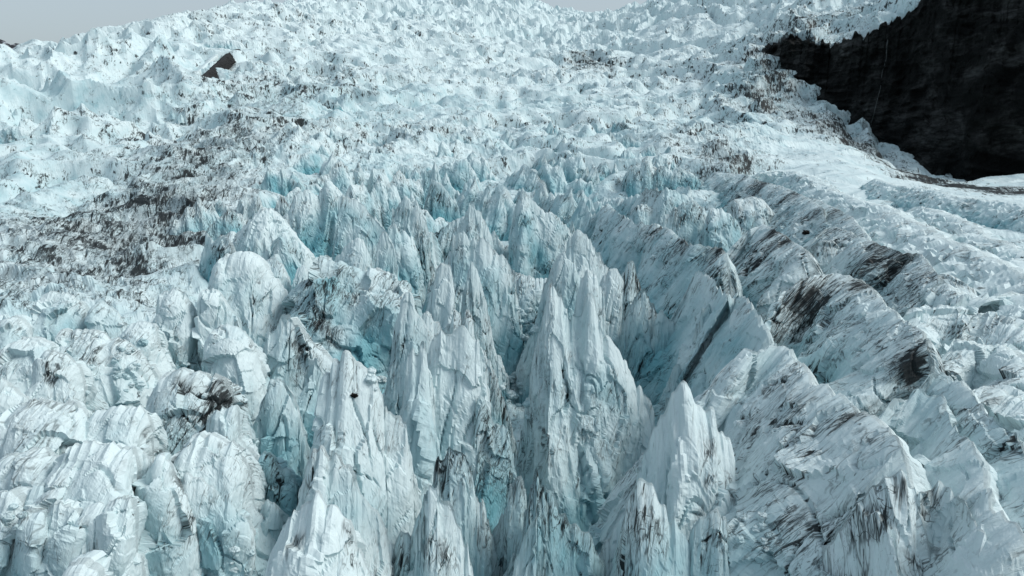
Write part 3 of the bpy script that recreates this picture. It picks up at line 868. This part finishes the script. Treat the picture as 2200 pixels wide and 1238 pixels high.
block("slanting ribbed piece between the hummock and the upright column", "200,710 207,646 230,650 250,665 268,692 280,740", z=8, cf=0.43, q=1.5, crust=.75, dirt=.15)
block("small bright block at the foot of the upright column", "256,745 284,696 310,690 335,700 344,750", z=6, crust=.85, dirt=.08)
block("tilted plate at the left edge beside a black crack", "-40,920 -8,830 5,812 25,830 50,850 75,872 92,920", z=9, cf=0.50, q=1.5, crust=.9, dirt=.12)
block("smooth slope of ice at the left edge behind the saw toothed block", "-50,1060 0,990 45,985 85,965 120,975 135,1010 140,1070", z=7, cf=0.72, crust=.9, dirt=.12)
block("knobbly heap in the bottom left corner", "-40,1200 -15,1090 0,1055 30,1060 50,1085 58,1135 60,1210", z=6, cf=0.50, crust=.8, dirt=.35, facet=2)
block("blue grey column between the knobbly heap and the white column with the hole", "-5,1280 28,1185 44,1122 56,1105 92,1102 101,1132 98,1200 95,1280", z=5, cf=0.36, q=1.7, crust=.6, dirt=.15)
block("small leaning pyramid left of the saw toothed block", "56,1130 65,1068 82,1042 98,1050 107,1075 112,1130", z=6, cf=0.36, q=1.4, crust=.65, dirt=.08)
block("little white cap poking in at the bottom edge on the left", "128,1275 152,1228 180,1218 205,1224 222,1275", z=4, cf=0.43, crust=.98, dirt=.02)
# --- right
ridge("black streaked ridge in the right foreground with a wide dirty left face", "1548,830 1570,778 1600,750 1620,760 1648,753 1666,750 1690,753 1725,790 1750,832 1775,836 1813,866 1840,893 1900,925 1920,945 1938,968 1945,1000", z=11, z1=11, cf=.85, dirt=.34, spots=((1800, 890, 3.5, .5), (1840, 895, 2.2, .8), (1740, 860, 2.5, .4), (1700, 900, 2, .4)))
ridge("front ridge in the lower right with a black mud patch on its crown", "1720,1280 1770,1190 1800,1145 1830,1092 1862,1055 1900,1016 1920,1012 1946,1023 1957,1048 1977,1076 2012,1083 2046,1112 2052,1155 2080,1195 2108,1250", z=10, cf=.7, dirt=.35, spots=((1945, 1045, 1.2, .7), (1970, 1085, 1.5, .8), (1990, 1100, 1.5, .8), (1890, 1120, 1.5, .6)))
ridge("knobbed white ridge right behind the mud crowned ridge", "1958,1110 1978,1052 1997,1042 2021,1037 2052,1058 2065,1080 2083,1100 2092,1130 2115,1155 2132,1200 2145,1270", z=9, z1=8, cf=.6, dirt=.35, crust=.75, spots=((2000, 1060, 1.2, 1.2), (2095, 1215, 1.5, 1.6)))
ridge("scalloped white ridge running to the lower right corner", "1872,950 1897,884 1926,860 1950,862 1974,842 1996,850 2023,856 2034,880 2048,910 2062,935 2087,955 2095,985 2113,1003 2119,1042 2129,1078 2147,1108 2178,1130 2200,1160 2225,1250", z=11, z1=9, cf=.7, dirt=.25, crust=.75)
ridge("big double humped ridge with a curled overhang at its right end", "1645,720 1688,628 1725,605 1770,594 1800,594 1833,603 1863,618 1885,641 1913,665 1933,685 1956,703 1983,718 1997,742 2000,780 2002,850", z=12, z1=11, cf=.85, dirt=.42, spots=((1850, 612, 4, 1.2), (1740, 640, 4, .9), (1945, 770, 3, 1.2), (1960, 800, 2.5, 1.0)))
ridge("knuckled ridge descending behind the scalloped ridge to the right edge", "1980,880 2000,808 2028,802 2052,816 2084,846 2104,872 2127,894 2152,924 2184,938 2190,958 2208,975 2245,1040", z=11, z1=10, cf=.7, dirt=.3, crust=.7)
ridge("hump with black debris along its crown behind the double humped ridge", "1560,600 1583,525 1605,500 1640,485 1663,495 1690,514 1720,535 1738,550 1751,582 1760,650", z=12, z1=11, cf=.8, dirt=.48, spots=((1660, 500, 4, 1.3), (1690, 520, 4, 1.3), (1630, 560, 4, .6)))
ridge("small dark streaked hump above the debris crowned hump", "1552,500 1575,430 1600,427 1623,425 1640,433 1655,450 1668,467 1676,510", z=11, cf=.8, dirt=.6)
ridge("long grey ridge with thin black crest lines far up on the right", "1490,420 1530,371 1595,375 1630,388 1675,400 1727,421 1770,450", z=12, z1=12, cf=1.0, dirt=.5, spots=((1640, 395, 10, .7), (1710, 420, 8, .8)))
ridge("grey ridge ending in a dark beak below the long grey ridge", "1680,470 1725,424 1758,430 1780,443 1810,456 1830,468 1862,510", z=12, z1=11.5, cf=1.0, dirt=.5, spots=((1800, 455, 6, .9),))
ridge("dirty ridge with a debris strewn crest beside the smooth white ridges", "1738,580 1765,499 1790,489 1825,500 1858,515 1888,528 1945,546 1975,546 2000,576 2020,595 2050,660", z=12, z1=11, cf=.9, dirt=.52, spots=((1890, 530, 5, .9), (1940, 548, 5, 1.0)))
ridge("black seamed lump in front of the debris strewn ridge", "1728,610 1750,532 1775,520 1792,520 1812,540 1830,565 1842,620", z=10, cf=.7, dirt=.62, facet=1.6)
SN = dict(cf=1.15, cb=1.15, q=1.5, dirt=.2, crust=1.0, flute=.35, facet=1.5, rag=.9)
ridge("highest of the smooth white ridges, starting beside the long grey ridge", "1630,372 1700,368 1748,383 1790,410 1850,433 1913,448 1940,470 1988,490 2020,513 2080,535 2140,560 2225,610", z=13, z1=12, **SN)
ridge("smooth white ridge reaching the right edge at mid height", "1930,475 1975,443 2020,457 2060,473 2090,488 2118,512 2158,524 2200,545 2260,590", z=12, z1=11, **SN)
ridge("faint white swell just below the black moraine at the cliff foot", "1840,410 1880,384 1925,400 1960,402 2010,410 2060,425 2120,430 2200,440 2260,455", z=12, z1=12, **SN)
ridge("smooth white swell right of the curled overhang", "1980,670 2010,622 2030,612 2060,630 2090,640 2130,650 2145,640 2176,633 2210,648 2270,700", z=11, z1=10, **SN)
ridge("small knoll with a black dirt arc over it among the smooth white ridges", "1968,665 1990,610 2015,590 2048,597 2070,610 2090,660", z=11, cf=.9, q=1.8, crust=.9, dirt=.2, flute=.4, spots=((2000, 600, 2.5, 1.2), (2065, 610, 3, 1.2)))
ridge("broad pale slope below the smooth white swell at the right", "1925,735 1960,674 2020,664 2050,668 2080,680 2111,674 2150,690 2240,730", z=10, z1=9, **dict(SN, dirt=.3, cf=1.1))
ridge("pale hump at the right edge above the knuckled ridge", "2010,790 2060,736 2100,750 2150,745 2180,770 2260,830", z=9, z1=8.5, **dict(SN, dirt=.22, cf=1.0))
ridge("dirt flecked slope at the right edge behind the knuckled ridge", "2060,890 2090,850 2120,838 2170,850 2210,870 2260,910", z=8, z1=8, **dict(SN, dirt=.5, cf=.9))
# --- left icefall lobe
prep_fin("serac", "vertical pleated ice face at the left edge at the foot of the lobe", "serac", "big ice faces on the left icefall lobe", P("-40,340 -10,290 20,272 45,274 60,285 70,325"), Y=520, cf=.4, cb=.5, q=2, dirt=.3, crust=.8, flute=1.6)
prep_fin("serac", "pale ice bulge just left of the dark ice cave", "serac", "big ice faces on the left icefall lobe", P("340,150 375,112 420,96 455,88 495,84 520,92 535,118"), Y=945, cf=.5, cb=.5, q=1.6, dirt=.12, crust=.95)


def hug(pts, pull):
    """points of the slope itself on the given bearings, brought a little out of it"""
    out = []
    d = np.linspace(450, 1500, 1200)
    for px, py in pts:
        r = ray(px, py)
        zr = CZ + r[2] / r[1] * d
        zf = floor_z(r[0] / r[1] * d, d)
        k = int(np.argmax(zf >= zr)) if (zf >= zr).any() else 600
        out.append(at_y(px, py, d[k] - pull))
    return np.array(out)


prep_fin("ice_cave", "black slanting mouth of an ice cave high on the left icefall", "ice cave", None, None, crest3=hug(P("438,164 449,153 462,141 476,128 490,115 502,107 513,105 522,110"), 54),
         thick=9, cf=.7, cb=.9, q=1.6, mat=simple_mat('painted_cave_shadow', (0.006, 0.007, 0.007), 0.9), flute=.3, rag=.3)  # solid lens coloured black; the darkness of the cave mouth is painted
prep_fin("serac", "white ice brow overhanging the mouth of the dark ice cave", "serac", "big ice faces on the left icefall lobe", None, crest3=hug(P("420,158 436,144 455,127 474,110 490,99 508,93 524,97 538,110"), 34),
         thick=6, cf=.4, cb=1.6, q=1.5, dirt=.1, crust=1.1, rag=.5)

# --- procedural rows of seracs between the traced ones and the icefall
TR = [np.stack([f['V'][:, f['nv'] // 4].mean(0)]) for f in FINS]
TRC = np.concatenate([f['V'][::6, (f['nv'] - 1) // 4, :2] for f in FINS])
ORD = ["first", "second", "third", "fourth", "fifth", "sixth", "seventh", "eighth", "ninth", "tenth", "eleventh", "twelfth", "thirteenth", "fourteenth",
       "fifteenth", "sixteenth", "seventeenth", "eighteenth", "nineteenth", "twentieth", "twenty first", "twenty second", "twenty third", "twenty fourth", "twenty fifth", "twenty sixth", "twenty seventh", "twenty eighth"]
ROWS = [(205, 430, 1500, 15, "lowest small row"), (232, 440, 1500, 18, "nearest small row"), (272, 430, 1500, 20, "second small row"), (315, 450, 1490, 22, "third small row"), (365, 490, 1480, 24, "fourth small row"),
        (420, 540, 1470, 26, "fifth small row"), (485, 590, 1450, 27, "sixth small row"), (560, 640, 1430, 27, "seventh small row"), (650, 690, 1410, 27, "farthest small row")]
for d, p0, p1, n, rn in ROWS:
    got = []
    for i in range(n):
        px = p0 + (p1 - p0) * (i + rng.uniform(0.2, 0.8)) / n
        Y = d * rng.uniform(0.93, 1.07)
        x = (px - 1100) / F * Y
        if np.min(np.hypot(TRC[:, 0] - x, TRC[:, 1] - Y)) < 9:
            continue
        got.append((px, x, Y))
    for i, (px, x, Y) in enumerate(got):
        fz = float(floor_z(np.array([x]), np.array([Y]))[0])
        hh = rng.uniform(0.6, 1.25) * np.interp(d, [230, 420, 650], [22, 15, 11])
        if px < 650:
            hh *= 0.7
        ln = hh * rng.uniform(0.8, 2.2)
        a = rng.normal(0.35 if px < 1000 else -0.6, 0.45)
        m = 15
        k = np.linspace(-1, 1, m)
        pk = rng.uniform(-0.45, 0.3)
        prof = np.where(k < pk, (k + 1) / (pk + 1), (1 - k) / (1 - pk))
        prof = prof ** rng.uniform(0.18, 0.6) + rng.normal(0, 0.09, m) - 0.3 * (rng.random(m) < 0.12)
        C = np.stack([x + k * ln * 0.6 * math.cos(a), Y + k * ln * 0.6 * math.sin(a), fz - 3 + (hh + 3) * np.clip(prof, 0.02, 1.1)], 1)
        kind = rng.integers(0, 3)
        adj = ["pale", "white", "grey flecked"][kind]
        prep_fin("serac", "%s serac, %s from the left in the %s below the icefall" % (adj, ORD[i], rn), "serac", G_ROWS, None, crest3=C,
                 cf=rng.uniform(0.26, 0.5), cb=0.35, q=rng.uniform(0.95, 1.5), dirt=[.22, .16, .42][kind], crust=rng.uniform(.55, .85), flute=1.1, facet=1.1, rag=1.2)
finish_fins()


# --- small far seracs: past counting
def far_seracs():
    N_ = 3600
    px = rng.uniform(-120, 1640, N_)
    D = np.exp(rng.uniform(math.log(520), math.log(2150), N_))
    x = (px - 1100) / F * D; y = D
    fz = floor_z(x, y)
    cm = smooth(-0.35, 0.45, noise(x / 190, y / 150, x * 0 + 71) + 0.4 * noise(x / 60, y / 50, x * 0 + 72))
    keep = (cm > rng.uniform(0.1, 1.0, N_)) & (noise(x / 150, y / 80, x * 0 + 3) + 0.5 * noise(x / 50, y / 30, x * 0 + 6) > rng.uniform(-0.35, 0.45, N_)) & ~((px < 420) & (D < 600))
    x, y, fz, D, px = x[keep], y[keep], fz[keep], D[keep], px[keep]
    n = len(x)
    nu, nv = 9, 9
    k = np.linspace(-1, 1, nu)[None, :, None]; v = np.linspace(-1, 1, nv)[None, None, :]
    hh = (rng.gamma(2.4, 1.0, n).clip(1.2, 9) * (1 + 0.6 * smooth(900, 1900, D)))[:, None, None]
    ln = hh * rng.uniform(0.5, 1.6, n)[:, None, None]
    wd = hh * rng.uniform(0.3, 0.6, n)[:, None, None]
    pk = rng.uniform(-0.4, 0.4, n)[:, None, None]
    pf = np.where(k < pk, (k + 1) / (pk + 1), (1 - k) / (1 - pk)) ** rng.uniform(0.25, 0.8, n)[:, None, None]
    z = -3 + (hh + 3) * pf * (1 - np.abs(v) ** rng.uniform(1.0, 1.7, n)[:, None, None]) + rng.normal(0, 0.05, (n, nu, nv)) * hh
    xl = k * ln + 0 * v + rng.normal(0, 0.06, (n, nu, nv)) * ln
    yl = v * wd * (0.35 + 0.65 * pf) + rng.normal(0, 0.08, (n, nu, nv)) * wd
    a = rng.normal(0, 0.6, n)[:, None, None]
    X = x[:, None, None] + xl * np.cos(a) - yl * np.sin(a)
    Y = y[:, None, None] + xl * np.sin(a) + yl * np.cos(a)
    Z = fz[:, None, None] + z
    V = np.stack([X, Y, Z], -1).reshape(-1, 3)
    g = grid_faces(nu, nv, False)
    Fc = (g[None] + (np.arange(n) * nu * nv)[:, None, None]).reshape(-1, 4)
    s = np.stack([X * 0.5, Z * 0.8, Y * 0.2], -1).reshape(-1, 3)
    dirt = np.repeat(rng.uniform(0.0, 0.3, n) - 0.2 * smooth(900, 1500, D), nu * nv)
    crust = np.repeat(rng.uniform(0.75, 1.1, n), nu * nv)
    o = link_mesh("distant_seracs", V, Fc, ICE, {"dirt": dirt, "crust": crust, "crack": dirt * 0, "fall": s})
    tag(o, "countless small white seracs of the distant icefall", "seracs", kind="stuff")


far_seracs()


# ------------------------------------------------------------------ loose ice and stones
def lump(name, label, cat, group, c, r, mat, squash=0.75, dirt=0.15, crust=0.6):
    bu, bv = 22, 14
    th = np.linspace(0, 2 * math.pi, bu); ph = np.linspace(-math.pi / 2, math.pi / 2, bv)
    T, Q = np.meshgrid(th, ph, indexing='ij')
    D = np.stack([np.cos(Q) * np.cos(T), np.cos(Q) * np.sin(T), np.sin(Q)], -1)
    s = random.random() * 90
    fv, fe = facets(D[..., 0] * 1.1 + s, D[..., 1] * 1.1, D[..., 2] * 1.1)
    rr = r * (1 + 0.45 * fv.reshape(T.shape) + 0.12 * noise(D[..., 0] * 3 + s, D[..., 1] * 3, D[..., 2] * 3))
    V = np.array(c) + D * rr[..., None] * np.array([1.1, 0.9, squash])
    nV = bu * bv
    o = link_mesh(name, V.reshape(-1, 3), grid_faces(bu, bv, False), mat,
                  {"dirt": np.full(nV, dirt), "crust": np.full(nV, crust), "crack": np.zeros(nV), "fall": V.reshape(-1, 3)})
    tag(o, label, cat, group)


def first_hit(px, py):
    dg = bpy.context.evaluated_depsgraph_get()
    r = ray(px, py); r = r / np.linalg.norm(r)
    ok, loc, nor, idx, ob, mt = sc.ray_cast(dg, (0, 0, CZ), tuple(r))
    return np.array(loc) if ok else None


bpy.context.view_layer.update()
for (px, py, rpx, mat, name, label, cat, group) in [
    (760, 849, 9, STONE, "stone", "black stone lodged on the face of the notched bright spire", "stone", None),
    (1733, 500, 9, STONE, "boulder", "dark brown boulder beside the debris crowned hump", "boulder", None),
]:
    h = first_hit(px, py)
    r = rpx / F * h[1]
    lump(name, label, cat, group, h, r, mat, 0.5)
k = 0
for (cx, cy, sp, n, lab, g) in [
    (1110, 850, 26, 16, "small ice boulder in the rubble heap beside the big pyramid", "ice rubble in the central crevasse"),
    (1125, 700, 26, 12, "pale ice chunk wedged in the cleft behind the rubble heap", "ice chunks in the cleft"),
    (275, 800, 60, 26, "loose ice lump on the rubble slope left of the cracked block", "ice lumps on the left rubble slope"),
    (815, 815, 22, 8, "ice chunk in the gap behind the notched bright spire", "ice chunks behind the bright spire"),
    (1640, 1150, 30, 9, "ice chunk in the gully right of the egg shaped spire", "ice chunks in the right gully"),
    (505, 1200, 22, 6, "ice boulder in the black gap under the leaning finger", "ice boulders under the leaning finger"),
    (20, 1120, 30, 10, "rounded ice lump in the heap at the bottom left corner", "ice lumps at the bottom left"),
]:
    for _ in range(n):
        h = first_hit(cx + rng.normal(0, sp * 0.6), cy + rng.normal(0, sp * 0.7))
        if h is None:
            continue
        r = rng.uniform(4, 11) / F * h[1]
        lump("ice_chunk", lab, "ice chunk", g, h + np.array([0, 0, r * 0.2]), r, ICE, 0.8, rng.uniform(0.05, 0.4), rng.uniform(0.75, 1.1))
